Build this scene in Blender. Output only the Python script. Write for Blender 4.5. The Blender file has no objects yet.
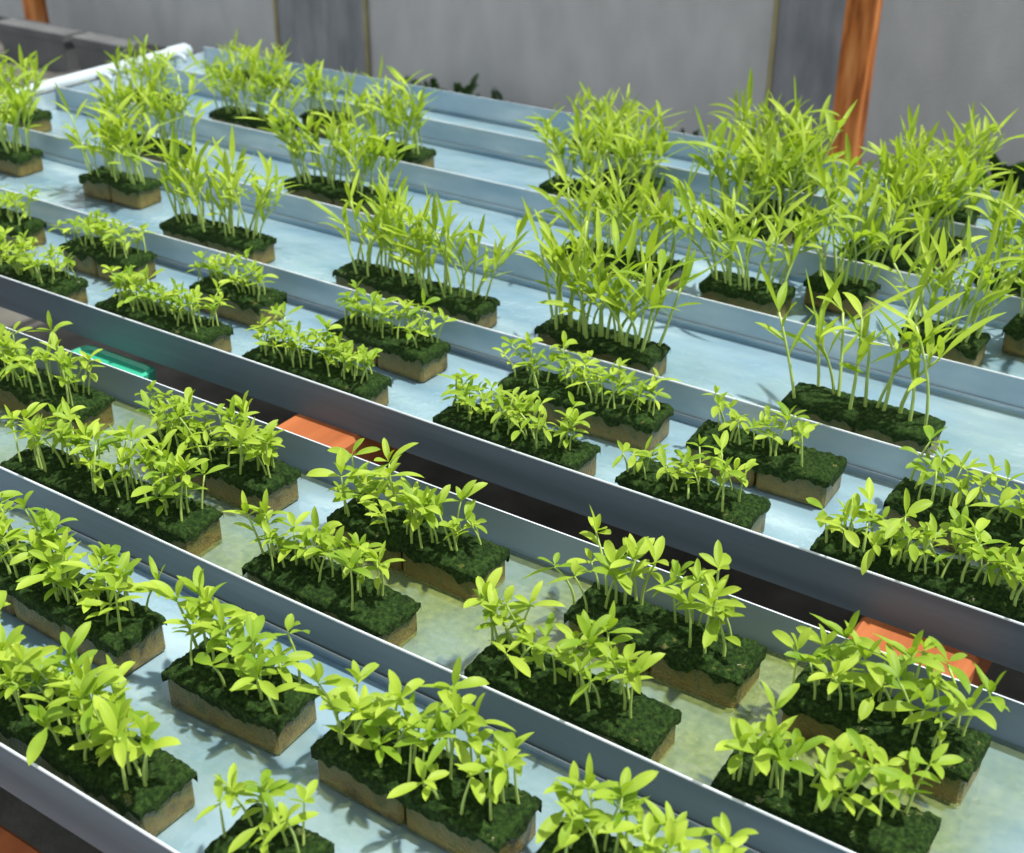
import bpy, math, random
from mathutils import Vector, Matrix, noise
random.seed(7)
scene=bpy.context.scene
COL=scene.collection
H=0.7; CAMZ=1.3; TOPZ=0.6; FP=1300.0
tilt=math.radians(29.2); hd=math.radians(124)
F2=Vector((math.cos(hd),math.sin(hd),0)); R=Vector((math.sin(hd),-math.cos(hd),0))
FW=F2*math.cos(tilt)+Vector((0,0,-math.sin(tilt))); U=R.cross(FW)
# ---------------- camera
cd=bpy.data.cameras.new('camera'); cam=bpy.data.objects.new('camera',cd); COL.objects.link(cam)
cam.matrix_world=Matrix(((R.x,U.x,-FW.x,0),(R.y,U.y,-FW.y,0),(R.z,U.z,-FW.z,CAMZ),(0,0,0,1)))
cd.lens=FP/1024*36; cd.sensor_width=36; cd.clip_start=0.02
cd.dof.use_dof=True; cd.dof.focus_distance=1.25; cd.dof.aperture_fstop=8.0
scene.camera=cam
try: scene.view_settings.view_transform='Standard'
except Exception as e: print(e)

def along(u,Y,z):   # distance along a trough whose line is at Y,z, for a measured bearing u
    k=u-512; zr=z-CAMZ
    return (FP*Y*R.y-k*(Y*FW.y+zr*FW.z))/(k*FW.x-FP*R.x)

# ---------------- materials
def mat(name):
    m=bpy.data.materials.new(name); m.use_nodes=True; nt=m.node_tree; nt.nodes.clear()
    out=nt.nodes.new('ShaderNodeOutputMaterial'); return m,nt,out
def N(nt,t,**kw):
    n=nt.nodes.new(t)
    for k,v in kw.items(): setattr(n,k,v)
    return n
def ramp(nt,fac,stops):
    r=N(nt,'ShaderNodeValToRGB'); e=r.color_ramp.elements
    while len(e)<len(stops): e.new(0.5)
    for i,(p,c) in enumerate(stops): e[i].position=p; e[i].color=(*c,1)
    nt.links.new(fac,r.inputs[0]); return r.outputs[0]
def noisy(name,stops,scale=20,rough=0.6,metal=0,bump=0.0,bscale=None,detail=4,stretch=None,spec=0.5):
    m,nt,out=mat(name); L=nt.links
    tc=N(nt,'ShaderNodeTexCoord'); src=tc.outputs['Object']
    if stretch:
        mp=N(nt,'ShaderNodeMapping'); mp.inputs['Scale'].default_value=stretch; L.new(src,mp.inputs[0]); src=mp.outputs[0]
    n=N(nt,'ShaderNodeTexNoise'); n.inputs['Scale'].default_value=scale; n.inputs['Detail'].default_value=detail; L.new(src,n.inputs['Vector'])
    p=N(nt,'ShaderNodeBsdfPrincipled'); p.inputs['Roughness'].default_value=rough; p.inputs['Metallic'].default_value=metal
    p.inputs['Specular IOR Level'].default_value=spec
    L.new(ramp(nt,n.outputs[0],stops),p.inputs['Base Color'])
    if bump:
        n2=N(nt,'ShaderNodeTexNoise'); n2.inputs['Scale'].default_value=bscale or scale*3; n2.inputs['Detail'].default_value=6; L.new(src,n2.inputs['Vector'])
        b=N(nt,'ShaderNodeBump'); b.inputs['Strength'].default_value=bump; b.inputs['Distance'].default_value=0.003
        L.new(n2.outputs[0],b.inputs['Height']); L.new(b.outputs[0],p.inputs['Normal'])
    L.new(p.outputs[0],out.inputs[0]); return m

def leafmat(name,c1,c2,trans):
    m,nt,out=mat(name); L=nt.links
    oi=N(nt,'ShaderNodeObjectInfo'); tc=N(nt,'ShaderNodeTexCoord')
    n=N(nt,'ShaderNodeTexNoise'); n.inputs['Scale'].default_value=35; L.new(tc.outputs['Object'],n.inputs['Vector'])
    ma=N(nt,'ShaderNodeMath',operation='MULTIPLY_ADD'); L.new(oi.outputs['Random'],ma.inputs[0]); ma.inputs[1].default_value=0.5
    L.new(n.outputs[0],ma.inputs[2]); 
    col=ramp(nt,ma.outputs[0],[(0.35,c1),(1.0,c2)])
    p=N(nt,'ShaderNodeBsdfPrincipled'); p.inputs['Roughness'].default_value=0.5; L.new(col,p.inputs['Base Color'])
    p.inputs['Specular IOR Level'].default_value=0.28
    t=N(nt,'ShaderNodeBsdfTranslucent'); t.inputs['Color'].default_value=(*trans,1)
    mx=N(nt,'ShaderNodeMixShader'); mx.inputs[0].default_value=0.38
    L.new(p.outputs[0],mx.inputs[1]); L.new(t.outputs[0],mx.inputs[2]); L.new(mx.outputs[0],out.inputs[0]); return m
M_leaf=leafmat('young_leaf',(0.13,0.25,0.015),(0.40,0.52,0.06),(0.42,0.62,0.025))
M_leaf2=leafmat('tall_leaf',(0.13,0.24,0.015),(0.39,0.50,0.06),(0.42,0.60,0.025))
M_stem=noisy('stem',[(0.3,(0.26,0.38,0.07)),(0.7,(0.42,0.54,0.16))],30,0.5)
M_weed=leafmat('weed_leaf',(0.02,0.05,0.015),(0.05,0.10,0.03),(0.05,0.12,0.02))
M_moss=noisy('moss',[(0.30,(0.005,0.014,0.003)),(0.50,(0.017,0.042,0.007)),(0.72,(0.045,0.090,0.016))],260,0.9,0,1.0,800,8,spec=0.15)
M_in=noisy('blue_painted_metal',[(0.35,(0.22,0.33,0.42)),(0.60,(0.34,0.44,0.51)),(0.75,(0.52,0.60,0.64))],11,0.3,0.1,0.05,40,detail=8,stretch=(0.5,1.5,1.5))  # palest noise patches are painted in as white glints off the wet floor
M_in_shaded=noisy('blue_metal_shaded',[(0.35,(0.12,0.165,0.21)),(0.65,(0.20,0.26,0.32))],6,0.35,0.1,0.05,40,stretch=(0.4,2,2))  # darker copy of the inner paint: far wall's shade put into the colour
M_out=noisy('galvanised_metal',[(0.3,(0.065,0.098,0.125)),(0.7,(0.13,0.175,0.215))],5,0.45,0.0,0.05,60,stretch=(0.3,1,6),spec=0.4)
M_rim=noisy('bright_rim',[(0.3,(0.50,0.55,0.60)),(0.7,(0.68,0.73,0.78))],20,0.35,0.2)
M_wood=noisy('orange_wood',[(0.34,(0.12,0.035,0.010)),(0.48,(0.42,0.14,0.035)),(0.68,(0.58,0.25,0.085))],38,0.8,0,1.0,50,detail=10,stretch=(1,1,0.12),spec=0.2)
M_woodh=noisy('orange_wood_beam',[(0.3,(0.22,0.06,0.018)),(0.7,(0.40,0.13,0.045))],25,0.7,0,0.4,60,stretch=(1,.1,1),spec=0.2)
M_pipe=noisy('pvc',[(0.3,(0.36,0.43,0.48)),(0.7,(0.46,0.53,0.57))],12,0.35)
M_teal=noisy('teal_plastic',[(0.3,(0.03,0.33,0.20)),(0.7,(0.05,0.42,0.28))],5,0.35)
M_crate=noisy('grey_plastic',[(0.3,(0.09,0.095,0.10)),(0.7,(0.13,0.135,0.14))],8,0.6,spec=0.2)

def spongemat():
    m,nt,out=mat('wet_sponge'); L=nt.links
    tc=N(nt,'ShaderNodeTexCoord'); sp=N(nt,'ShaderNodeSeparateXYZ'); L.new(tc.outputs['Object'],sp.inputs[0])
    n=N(nt,'ShaderNodeTexNoise'); n.inputs['Scale'].default_value=60; n.inputs['Detail'].default_value=7; L.new(tc.outputs['Object'],n.inputs['Vector'])
    tan=ramp(nt,n.outputs[0],[(0.3,(0.07,0.055,0.010)),(0.5,(0.21,0.15,0.035)),(0.70,(0.42,0.31,0.10))])
    ma=N(nt,'ShaderNodeMath',operation='MULTIPLY_ADD'); L.new(n.outputs[0],ma.inputs[0]); ma.inputs[1].default_value=0.09; L.new(sp.outputs['Z'],ma.inputs[2])
    f=ramp(nt,ma.outputs[0],[(0.044,(0,0,0)),(0.076,(0.92,0.92,0.92))])
    mx=N(nt,'ShaderNodeMixRGB'); L.new(f,mx.inputs[0]); L.new(tan,mx.inputs[1]); mx.inputs[2].default_value=(0.045,0.060,0.008,1)
    p=N(nt,'ShaderNodeBsdfPrincipled'); p.inputs['Roughness'].default_value=0.3; L.new(mx.outputs[0],p.inputs['Base Color'])
    n2=N(nt,'ShaderNodeTexNoise'); n2.inputs['Scale'].default_value=350; L.new(tc.outputs['Object'],n2.inputs['Vector'])
    b=N(nt,'ShaderNodeBump'); b.inputs['Strength'].default_value=0.9; b.inputs['Distance'].default_value=0.002
    L.new(n2.outputs[0],b.inputs['Height']); L.new(b.outputs[0],p.inputs['Normal']); L.new(p.outputs[0],out.inputs[0]); return m
M_sponge=spongemat()

def watermat(name,algae):
    m,nt,out=mat(name); L=nt.links
    tc=N(nt,'ShaderNodeTexCoord')
    n=N(nt,'ShaderNodeTexNoise'); n.inputs['Scale'].default_value=3.4; n.inputs['Detail'].default_value=5; n.inputs['Roughness'].default_value=0.55; L.new(tc.outputs['Object'],n.inputs['Vector'])
    n3=N(nt,'ShaderNodeTexNoise'); n3.inputs['Scale'].default_value=120; n3.inputs['Detail'].default_value=5; L.new(tc.outputs['Object'],n3.inputs['Vector'])
    top=min(0.80,0.25+0.62*algae)
    al=ramp(nt,n.outputs[0],[(0.55-algae*0.20,(0,0,0)),(0.90-algae*0.24,(top,top,top))])
    acol=ramp(nt,n3.outputs[0],[(0.3,(0.14,0.185,0.045)),(0.7,(0.26,0.31,0.095))])
    d=N(nt,'ShaderNodeBsdfDiffuse'); L.new(acol,d.inputs[0])
    t=N(nt,'ShaderNodeBsdfTransparent'); t.inputs[0].default_value=(0.90,0.95,0.94,1)
    mx=N(nt,'ShaderNodeMixShader'); L.new(al,mx.inputs[0]); L.new(t.outputs[0],mx.inputs[1]); L.new(d.outputs[0],mx.inputs[2])
    g=N(nt,'ShaderNodeBsdfGlossy'); g.inputs['Roughness'].default_value=0.03
    n2=N(nt,'ShaderNodeTexNoise'); n2.inputs['Scale'].default_value=38; L.new(tc.outputs['Object'],n2.inputs['Vector'])
    b=N(nt,'ShaderNodeBump'); b.inputs['Strength'].default_value=0.5; b.inputs['Distance'].default_value=0.005
    L.new(n2.outputs[0],b.inputs['Height']); L.new(b.outputs[0],g.inputs['Normal'])
    fr=N(nt,'ShaderNodeFresnel'); fr.inputs['IOR'].default_value=1.6; L.new(b.outputs[0],fr.inputs['Normal'])
    m2=N(nt,'ShaderNodeMixShader'); L.new(fr.outputs[0],m2.inputs[0]); L.new(mx.outputs[0],m2.inputs[1]); L.new(g.outputs[0],m2.inputs[2])
    L.new(m2.outputs[0],out.inputs[0]); return m
M_wat=[watermat('water_clear',0.1),watermat('water_algae',0.95),watermat('water_light_algae',0.4)]

# ---------------- mesh helpers
def mesh(name,v,f,mats,mi=None,smooth=False):
    me=bpy.data.meshes.new(name); me.from_pydata(v,[],f); me.update()
    for m in mats: me.materials.append(m)
    if mi: me.polygons.foreach_set('material_index',mi)
    if smooth: me.polygons.foreach_set('use_smooth',[True]*len(me.polygons))
    return me
def obj(name,me,loc=(0,0,0),parent=None,rot=(0,0,0),sc=1.0,**props):
    o=bpy.data.objects.new(name,me); COL.objects.link(o); o.location=loc; o.rotation_euler=rot
    o.scale=(sc,sc,sc) if not isinstance(sc,tuple) else sc
    if parent: o.parent=parent
    for k,v in props.items(): o[k]=v
    return o
def box(v,f,x0,x1,y0,y1,z0,z1,b=0.0):
    i=len(v)
    if b<=0:
        v+= [(x0,y0,z0),(x1,y0,z0),(x1,y1,z0),(x0,y1,z0),(x0,y0,z1),(x1,y0,z1),(x1,y1,z1),(x0,y1,z1)]
        f+= [(i,i+3,i+2,i+1),(i+4,i+5,i+6,i+7),(i,i+1,i+5,i+4),(i+1,i+2,i+6,i+5),(i+2,i+3,i+7,i+6),(i+3,i,i+4,i+7)]
        return
    def ring(ins,z):
        return [(x0+ins+b,y0+ins,z),(x1-ins-b,y0+ins,z),(x1-ins,y0+ins+b,z),(x1-ins,y1-ins-b,z),(x1-ins-b,y1-ins,z),(x0+ins+b,y1-ins,z),(x0+ins,y1-ins-b,z),(x0+ins,y0+ins+b,z)]
    for ins,z in ((b,z0),(0,z0+b),(0,z1-b),(b,z1)): v+=ring(ins,z)
    for r in range(3):
        for k in range(8):
            a=i+r*8+k; c=i+r*8+(k+1)%8; f.append((a,c,c+8,a+8))
    f.append(tuple(i+k for k in reversed(range(8)))); f.append(tuple(i+24+k for k in range(8)))
def boxmesh(name,m,*a,**k):
    v=[];f=[]; box(v,f,*a,**k); return mesh(name,v,f,[m])

def tube(v,f,pts,rads,n=6):
    base=len(v)
    for j,(p,r) in enumerate(zip(pts,rads)):
        d=(pts[min(j+1,len(pts)-1)]-pts[max(j-1,0)]).normalized()
        a=d.cross(Vector((0.3,1,0.1) if abs(d.y)<0.9 else (1,0.1,0.2))).normalized(); b=d.cross(a)
        for k in range(n):
            t=2*math.pi*k/n; v.append(tuple(p+a*math.cos(t)*r+b*math.sin(t)*r))
    for j in range(len(pts)-1):
        for k in range(n):
            q=base+j*n+k; w=base+j*n+(k+1)%n; f.append((q,w,w+n,q+n))
    f.append(tuple(base+(len(pts)-1)*n+k for k in range(n)))
def leaf(v,f,p0,az,el,L,W,droop,fold=0.25,twist=0.0,tipw=1.0,segs=8,blunt=0.75):
    base=len(v); p=Vector(p0); a=el; ds=L/segs
    side=Vector((-math.sin(az),math.cos(az),0))
    for j in range(segs+1):
        s=j/segs
        d=Vector((math.cos(az)*math.cos(a),math.sin(az)*math.cos(a),math.sin(a)))
        up=side.cross(d)*-1
        if up.z<0 and abs(a)<1.5: up=-up
        tw=twist*s; sd=side*math.cos(tw)+up*math.sin(tw)
        if s<0.10: w=0.07
        else:
            q=(s-0.10)/0.90; w=(max(0,math.sin(math.pi*min(1,q**tipw)))**blunt)*0.5+0.015
        w*=W
        for c in (-1,-0.5,0,0.5,1):
            v.append(tuple(p+sd*c*w+up*abs(c)*w*fold*2))
        p=p+d*ds; a-=droop/segs*(0.5+s)
    for j in range(segs):
        for c in range(4):
            q=base+j*5+c; f.append((q,q+1,q+6,q+5))

def seedling_young(k,small=False):
    rnd=random.Random(100+k+(50 if small else 0))
    h=rnd.uniform(0.024,0.046)*(0.85 if small else 1); lean=rnd.uniform(0,0.45); laz=rnd.uniform(0,6.28)
    pts=[]
    for j in range(6):
        s=j/5; off=lean*h*s*s
        pts.append(Vector((math.cos(laz)*off,math.sin(laz)*off,h*s)))
    v=[];f=[]; tube(v,f,pts,[0.0013-0.0005*j/5 for j in range(6)],6)
    top=pts[-1]; lv=[];lf=[]
    az0=rnd.uniform(0,6.28)
    LL=0.0250 if not small else 0.0210; WW=0.0080 if not small else 0.0070
    for q in range(2):
        leaf(lv,lf,top,az0+q*math.pi+rnd.uniform(-.5,.5),rnd.uniform(-0.2,0.75),LL*rnd.uniform(.85,1.25),WW*rnd.uniform(.85,1.15),rnd.uniform(0.0,1.2),0.18,rnd.uniform(-.8,.8),0.95,blunt=0.6)
    for q in range(rnd.choice([1,2,2,3])):
        leaf(lv,lf,top+Vector((0,0,0.002)),az0+1.57+q*math.pi*.8+rnd.uniform(-.5,.5),rnd.uniform(0.4,1.3),LL*rnd.uniform(.45,.95),WW*rnd.uniform(.6,.95),rnd.uniform(0.0,0.9),0.22,rnd.uniform(-.8,.8),0.9,blunt=0.65)
    for q in range(rnd.choice([0,1,2])):
        leaf(lv,lf,pts[3+q%2],az0+rnd.uniform(0,6.28),rnd.uniform(0.1,0.8),LL*rnd.uniform(.6,.95),WW*.8,rnd.uniform(0.3,1.1),0.2,rnd.uniform(-.6,.6),0.95,blunt=0.6)
    return mesh('seedling_stem',v,f,[M_stem],smooth=True),mesh('seedling_leaves',lv,lf,[M_leaf],smooth=True)
def seedling_tall(k):
    rnd=random.Random(300+k)
    h=rnd.uniform(0.055,0.108); lean=rnd.uniform(0,0.5); laz=rnd.uniform(0,6.28)
    pts=[]
    for j in range(7):
        s=j/6; off=lean*h*s*s; pts.append(Vector((math.cos(laz)*off,math.sin(laz)*off,h*s)))
    v=[];f=[]; tube(v,f,pts,[0.0018-0.0006*j/6 for j in range(7)],6)
    lv=[];lf=[]; az=rnd.uniform(0,6.28)
    for j in (3,4,5,6,6):
        az+=2.4+rnd.uniform(-.6,.6)
        leaf(lv,lf,pts[j],az,rnd.uniform(0.45,1.35),rnd.uniform(0.034,0.064),rnd.uniform(0.0055,0.0090),rnd.uniform(-0.2,1.1),0.2,rnd.uniform(-1.0,1.0),0.72)
    return mesh('tall_seedling_stem',v,f,[M_stem],smooth=True),mesh('tall_seedling_leaves',lv,lf,[M_leaf2],smooth=True)
YOUNG=[seedling_young(k) for k in range(20)]
SMALL=[seedling_young(k,True) for k in range(20)]
TALL=[seedling_tall(k) for k in range(20)]

# ---------------- troughs (Y in units of H)
WALLH=0.050; TH=0.002; XL=-2.30; XR=0.40
FLOORZ=TOPZ-WALLH
troughs=[(0.575,0.951,2,1,1),(0.952,1.275,1,0,1),(1.422,1.7605,0,1,1),(1.762,2.1035,0,1,0),(2.105,2.4435,0,1,0),(2.445,2.7835,0,1,0),(2.785,3.05,0,0,0)]
for i,(a,b,al,low,st) in enumerate(troughs):
    y0=a*H; y1=b*H; w=y1-y0; FH=0.012 if low else WALLH
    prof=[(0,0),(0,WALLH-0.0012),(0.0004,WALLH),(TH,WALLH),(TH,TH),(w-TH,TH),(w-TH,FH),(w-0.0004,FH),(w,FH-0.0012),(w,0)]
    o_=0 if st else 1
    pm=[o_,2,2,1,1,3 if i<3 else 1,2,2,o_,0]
    n=50; v=[];f=[];mi=[]
    for s in range(n+1):
        x=XL+(XR-XL)*s/n
        wob=noise.noise(Vector((x*2.2,i*7.1,0)))*0.004; wob2=noise.noise(Vector((x*2.2,(i+1)*7.1,0)))*0.004
        for q,(py,pz) in enumerate(prof):
            dy=(wob if q<5 else wob2)*(pz/WALLH)
            v.append((x,py+dy,pz))
    m=len(prof)
    for s in range(n):
        for q in range(m):
            A=s*m+q; B=s*m+(q+1)%m; f.append((A,B,B+m,A+m)); mi.append(pm[q])
    for s,xs in ((0,XL),(n,XR)):
        bb=len(v); sg=1 if s==0 else -1
        before=len(f); vv=[];ff=[]
        box(vv,ff,min(xs,xs+sg*TH),max(xs,xs+sg*TH),TH,w-TH,TH,WALLH-.012)
        v+=vv; f+=[tuple(t+bb for t in fc) for fc in ff]; mi+=[1]*(len(f)-before)
    t=obj('hydroponic_trough',mesh('hydroponic_trough',v,f,[M_out,M_in,M_rim,M_in_shaded],mi),(0,y0,FLOORZ),
      label='long blue-grey sheet metal growing trough with shallow water'+(' and green algae' if al else ''),category='trough',group='hydroponic growing troughs')
    wz=TH+0.006
    wm=mesh('water',[(XL+.004,TH,wz),(XR-.004,TH,wz),(XR-.004,w-TH,wz),(XL+.004,w-TH,wz)],[(0,1,2,3)],[M_wat[al]])
    obj('water',wm,(0,0,0),t,label='thin sheet of nutrient water'+(' tinted by yellow-green algae' if al else ''))

# ---------------- seedling blocks
BW=0.053; BH=0.038
def moss_mesh(L,seed,step):
    ext=0.014; hx=L/2+0.001; hy=BW/2+0.001
    nx=int((L+2*ext)/step); ny=int((BW+2*ext)/step); v=[];f=[]
    for a in range(nx+1):
        for b in range(ny+1):
            sx=-hx-ext+(2*hx+2*ext)*a/nx; sy=-hy-ext+(2*hy+2*ext)*b/ny
            dx=max(0,abs(sx)-hx); dy=max(0,abs(sy)-hy)
            x=math.copysign(min(abs(sx),hx),sx); y=math.copysign(min(abs(sy),hy),sy)
            e=max(dx,dy)/ext
            n1=noise.noise(Vector((sx*50,sy*50,seed))); n2=noise.noise(Vector((sx*150,sy*150,seed+3))); n3=noise.noise(Vector((sx*450,sy*450,seed+9)))
            disp=0.0026*n1+0.0020*n2+0.0028*n3
            drop=e*ext*(0.9+0.8*n1+0.4*n2)
            z=BH+0.003-max(0,drop)+(disp if e<1 else 0)
            if e==0:
                ed=min(hx-abs(sx),hy-abs(sy)); z-=0.004*math.exp(-ed/0.004)
            elif e<1: z-=0.004*(1-e)
            o=(0.0002+disp*0.10)*(1 if e>0 else 0)*(1-e*0.8)
            x+=math.copysign(o,x) if dx>0 else 0; y+=math.copysign(o,y) if dy>0 else 0
            v.append((x+n3*0.0005,y+n2*0.0005,z))
    for a in range(nx):
        for b in range(ny):
            q=a*(ny+1)+b; f.append((q,q+ny+1,q+ny+2,q+1))
    return mesh('moss_layer',v,f,[M_moss],smooth=True)
def sponge_mesh(L,nc):
    v=[];f=[]; g=0.0012
    for c in range(nc):
        x0=-L/2+L*c/nc; x1=x0+L/nc
        box(v,f,x0+g,x1-g,-BW/2,BW/2,0,BH,b=0.003)
    return mesh('sponge_body',v,f,[M_sponge])
cnt=[0]
LAB={'young':'tan growing sponge topped with dark moss and bright broad-leaved seedlings',
     'small':'moss-covered growing sponge with short light-green seedlings',
     'tall':'moss-covered growing sponge with tall narrow-leaved water spinach'}
GRP={'young':'young seedling sponges','small':'short seedling sponges','tall':'tall water spinach sponges'}
def block(Yh,uL,uR,kind,per=None,ranges=((0.04,0.96),),hs=1.0,lab=None):
    cnt[0]+=1; sd=cnt[0]; rnd=random.Random(sd*13)
    Y=Yh*H; z=FLOORZ+TH+BH
    x0=along(uL,Y-BW/2,z); x1=along(uR,Y+BW/2,z); L=min(0.27,max(0.07,x1-x0)); xc=(x0+x1)/2
    dist=math.hypot(xc,Y)
    root=bpy.data.objects.new('seedling_sponge',None); COL.objects.link(root); root.empty_display_size=0.03
    root.location=(xc,Y,FLOORZ+TH); root.rotation_euler=(0,0,rnd.uniform(-.05,.05))
    root['label']=lab or LAB[kind]; root['category']='seedlings'; root['group']=GRP[kind]
    obj('sponge_body',sponge_mesh(L,max(1,round(L/0.09))),parent=root,label='wet tan sponge')
    obj('moss_layer',moss_mesh(L,sd*3.7,0.0020 if dist<1.3 else 0.004),parent=root,label='dark green moss and algae crust')
    lib={'young':YOUNG,'small':SMALL,'tall':TALL}[kind]
    dens=per or {'young':110,'small':150,'tall':175}[kind]
    tot=sum(b-a for a,b in ranges); n=min(96,max(3,int(dens*L*tot)))
    for q in range(n):
        s=(q+rnd.uniform(.1,.9))/n*tot
        for a,b in ranges:
            if s<=b-a: s=a+s; break
            s-=(b-a)
        x=(s-.5)*L; y=rnd.uniform(-.40,.40)*BW
        st,lf=rnd.choice(lib); sc=rnd.uniform(.85,1.15)*hs; rz=rnd.uniform(0,6.28)
        if kind=='tall':   # outer plants splay outwards
            tl=Matrix.Rotation(-y/BW*0.5+rnd.uniform(-.12,.12),4,'X')@Matrix.Rotation(x/L*0.35+rnd.uniform(-.12,.12),4,'Y')@Matrix.Rotation(rz,4,'Z')
            tl=tl.to_euler()
        else: tl=(rnd.uniform(-.14,.14),rnd.uniform(-.14,.14),rz)
        so=obj('seedling',st,(x,y,BH+0.001),root,tl,sc)
        obj('leaves',lf,(0,0,0),so)
Y='young';S='small';T='tall'
# trough one
block(.645,-75,196,Y,200,hs=1.1)
block(.645,208,330,Y,150,hs=.95)
block(.815,-45,166,Y,190,hs=1.1)
block(.815,164,316,Y,185,hs=1.1)
block(.815,312,540,Y,190,hs=1.1)
block(.815,530,740,Y,175,hs=1.05)
# trough two
block(1.02,-190,-20,Y)
block(1.02,5,218,Y,185,hs=1.05)
block(1.02,242,420,Y,165,((0.02,.85),))
block(1.02,466,680,Y,165,((0.0,.34),(.42,.85)),hs=1.05)
block(1.02,714,940,Y,155,((0.05,.88),),hs=1.05)
block(1.18,-70,114,Y,175)
block(1.18,140,300,Y,190)
block(1.18,328,508,Y,175,((0.0,.90),),hs=1.05)
block(1.18,566,765,Y,170,((0.0,.33),(.52,.88)),hs=1.15)
block(1.18,782,990,Y,160,((0.0,.92),),hs=1.1)
# trough three
for l,r in ((-60,88),(95,232),(243,390)): block(1.495,l,r,S,230)
block(1.495,433,600,S,210,((0,.92),))
block(1.495,616,770,S,170,((0,.2),(.3,.85)))
block(1.495,812,1060,S,165,hs=1.2)
for l,r in ((-40,45),(60,155),(190,285),(328,450)): block(1.665,l,r,S,200)
block(1.665,500,672,S,190)
block(1.665,688,846,S,155,((0.1,.8),))
block(1.665,886,1070,S,135,hs=1.15)
# trough four
block(1.875,160,275,T,165)
block(1.875,332,500,T,155)
block(1.875,535,670,T,165,hs=1.2)
block(1.875,783,945,T,75,((0.05,.95),),hs=1.3)
block(2.0,-30,42,T); block(2.0,80,160,T)
# trough five
for l,r in ((-5,50),(105,195),(285,400),(560,685),(700,795),(900,990)): block(2.245,l,r,T,175,hs=1.0 if l<690 else 1.12)
for l,r in ((805,880),(1005,1090)): block(2.365,l,r,T,185,hs=1.15)
# trough six
for l,r in ((120,180),(208,300),(360,435),(540,655),(705,795),(840,930),(975,1080)): block(2.57,l,r,T,190,hs=.75 if l<150 else (.95 if l<690 else 1.12))
for l,r in ((300,350),(595,665),(745,825),(885,970)): block(2.70,l,r,T,190,hs=.85 if l<590 else (.95 if l<700 else 1.12))
# trough seven
for l,r in ((225,290),(570,640),(735,820),(880,980)): block(2.9,l,r,T,190,hs=1.08 if l>700 else (.75 if l>300 else .55))

# ---------------- supply pipe
v=[];f=[]
tube(v,f,[Vector((0,0.35,0)),Vector((0,0.36,0)),Vector((0,2.05,0)),Vector((0,2.06,0))],[0.016]*4,24)
tube(v,f,[Vector((0,2.05,0)),Vector((0,2.052,0)),Vector((0,2.10,0)),Vector((0,2.11,0))],[0.016,0.019,0.019,0.014],24)
p=obj('supply_pipe',mesh('supply_pipe',v,f,[M_pipe],smooth=True),(-2.325,0,TOPZ-0.008),label='pale grey plastic water supply pipe across the trough ends',category='pipe')
for (a,b,*_) in troughs:
    yc=(a+b)/2*H; v=[];f=[]
    tube(v,f,[Vector((0,0,0)),Vector((0.03,0,0.008)),Vector((0.045,0,0.006)),Vector((0.05,0,-0.006))],[0.005]*4,10)
    obj('nozzle',mesh('nozzle',v,f,[M_pipe],smooth=True),(0.010,yc,0.0),p,label='small outlet nozzle')

# ---------------- bench frame
fr=bpy.data.objects.new('wooden_bench_frame',None); COL.objects.link(fr)
fr['label']='orange-brown wooden bench frame carrying the metal troughs'; fr['category']='bench'
for x,hw in ((-2.15,.04),(-1.72,.04),(-0.935,.05),(-0.22,.055),(0.3,.04)):
    obj('crossbeam',boxmesh('crossbeam',M_woodh,-hw,hw,0.36,2.16,-.06,0,b=0.004),(x,0,FLOORZ),fr)
for y in (0.385,2.13):
    obj('rail',boxmesh('rail',M_woodh,-2.3,0.4,-.025,.025,-.13,-.061,b=0.004),(0,y,FLOORZ),fr)
for x in (-2.15,-0.935,0.3):
    for y in (0.385,2.13):
        obj('leg',boxmesh('leg',M_wood,-.03,.03,-.03,.03,0,FLOORZ-.131,b=0.004),(x,y,0),fr)
def tub(name,m,w,d,h,t,lab,cat,loc,rim=0.012,lid=False,grp=None,e=0.35):
    v=[];f=[];n=28
    def ring(sw,sd,z):
        r=[]
        for k in range(n):
            a=2*math.pi*(k+.5)/n; c=math.cos(a);s=math.sin(a)
            r.append((math.copysign(abs(c)**e,c)*sw/2,math.copysign(abs(s)**e,s)*sd/2,z))
        return r
    secs=[(w*.90,d*.86,0),(w*.97,d*.97,h-.03),(w+rim*2,d+rim*2,h-.028),(w+rim*2,d+rim*2,h)]
    if lid: secs+=[(w,d,h+.002),(w*.95,d*.95,h-.002)]
    else: secs+=[(w-t,d-t,h),(w*.86-t,d*.86-t,t)]
    for s in secs: v+=ring(*s)
    for j in range(len(secs)-1):
        for k in range(n):
            a=j*n+k;b=j*n+(k+1)%n; f.append((a,b,b+n,a+n))
    f.append(tuple(reversed(range(n)))); f.append(tuple((len(secs)-1)*n+k for k in range(n)))
    o=obj(name,mesh(name,v,f,[m]),loc,label=lab,category=cat)
    if grp:o['group']=grp
    return o
tub('reservoir_tub',M_teal,0.13,0.17,0.535,0.01,'teal green plastic reservoir tub under the troughs','tub',(-1.305,0.915,0),rim=.005,lid=True,e=.15)
for ul,ur in ((8,76),(84,136)):
    xa=along(ul,3.38,0.08); xb=along(ur,3.38,0.08)
    tub('storage_crate',M_crate,xb-xa,0.10,0.15,0.012,'flat-sided dark grey plastic crate on the ground by the fabric wall','crate',((xa+xb)/2,3.38,0),rim=.002,lid=True,grp='grey crates by the wall',e=.08)

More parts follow.
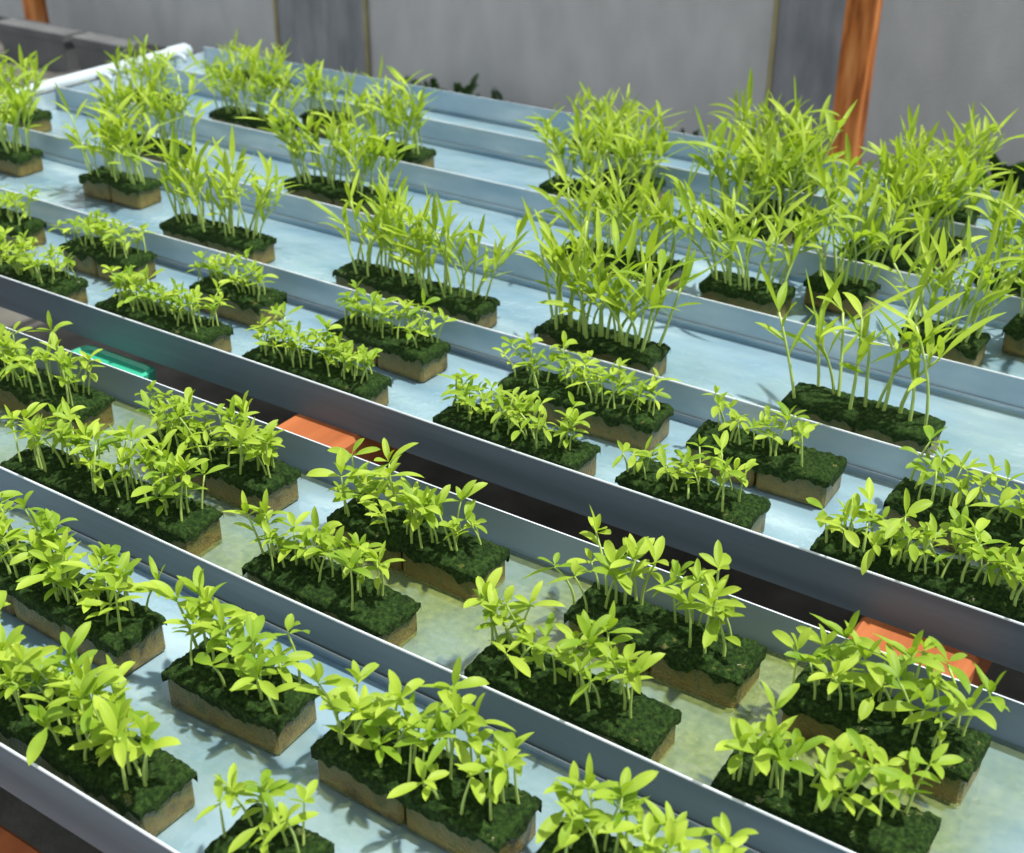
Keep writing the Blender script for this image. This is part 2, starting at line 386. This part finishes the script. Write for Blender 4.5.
# ---------------- surroundings
M_ground=noisy('ground',[(0.3,(0.05,0.048,0.042)),(0.7,(0.13,0.125,0.11))],9,0.95,0,0.8,60,8)
obj('floor',mesh('floor',[(-9,-2,0),(3,-2,0),(3,6,0),(-9,6,0)],[(0,1,2,3)],[M_ground]),kind='structure')
M_wall=noisy('grey_shade_fabric',[(0.30,(0.38,0.40,0.415)),(0.70,(0.47,0.49,0.505))],9,0.9,0,0.8,200,detail=10,stretch=(1,1,.5))
M_strip=noisy('dark_fabric',[(0.35,(0.16,0.18,0.20)),(0.65,(0.25,0.27,0.295))],14,0.85,0,0.4,90,detail=8,stretch=(1,1,.3))
M_seam=noisy('seam',[(0.3,(0.22,0.20,0.10)),(0.7,(0.34,0.31,0.17))],9,0.8)
WY=3.86
obj('wall_back',boxmesh('wall_back',M_wall,-9,3,0,0.04,0,2.2),(0,WY,0),kind='structure')
for a,b in ((-3.72,-3.26),(-1.62,-1.35)):
    v=[];f=[];n=30
    for k in range(n+1):
        x=(b-a)*k/n; yy=-0.008-0.003*math.sin(k*1.1)
        v+=[(x,yy,0.0),(x,yy,2.2),]
    for k in range(n): f.append((2*k,2*k+2,2*k+3,2*k+1))
    box(v,f,0,b-a,-0.005,0,0,2.2)
    s=obj('fabric_strip',mesh('fabric_strip',v,f,[M_strip]),(a,WY,0),label='dark overlapping strip of shade fabric on the wall',category='fabric strip')
    for x in (0,b-a):
        obj('seam',boxmesh('seam',M_seam,-.008,.008,-.018,-.004,0,2.2,b=.002),(x,0,0),s,label='yellowish stitched seam')
for x,yy in ((-1.225,3.5),(along(24,3.65,.4),3.65)):
    obj('wooden_post',boxmesh('wooden_post',M_wood,-.04,.04,-.035,.035,0,2.4,b=.006),(x,yy,0),label='orange-brown wooden post in front of the grey fabric wall',category='post',group='wooden posts')
for k,(u,yy,sc) in enumerate(((405,3.7,.8),(435,3.7,.9),(464,3.66,1.3),(497,3.7,.9),(690,3.7,.8),(1000,3.62,2.0))):
    rnd=random.Random(900+k); v=[];f=[]
    for q in range(26):
        az=rnd.uniform(0,6.28); leaf(v,f,(rnd.uniform(-.03,.03),rnd.uniform(-.03,.03),rnd.uniform(0,.07)),az,rnd.uniform(.6,1.4),rnd.uniform(.05,.10),rnd.uniform(.015,.03),rnd.uniform(.3,1.0))
    obj('weed',mesh('weed',v,f,[M_weed],smooth=True),(along(u,yy,0),yy,0),None,(0,0,0),sc,label='dark green weed growing at the foot of the wall',category='weed',group='weeds by the wall')

# ---------------- light
w=bpy.data.worlds.new('world'); scene.world=w; w.use_nodes=True
bg=w.node_tree.nodes['Background']; bg.inputs[0].default_value=(0.93,0.97,1.0,1); bg.inputs[1].default_value=0.98
sl=bpy.data.lights.new('sun','SUN'); sl.energy=6.3; sl.angle=math.radians(2); sl.color=(1,0.97,0.90)
so=bpy.data.objects.new('sun',sl); COL.objects.link(so); so.location=(1,1,4)
so.rotation_euler=Vector((0.34,0.14,0.92)).to_track_quat('Z','Y').to_euler()
print('objects',len(bpy.data.objects))
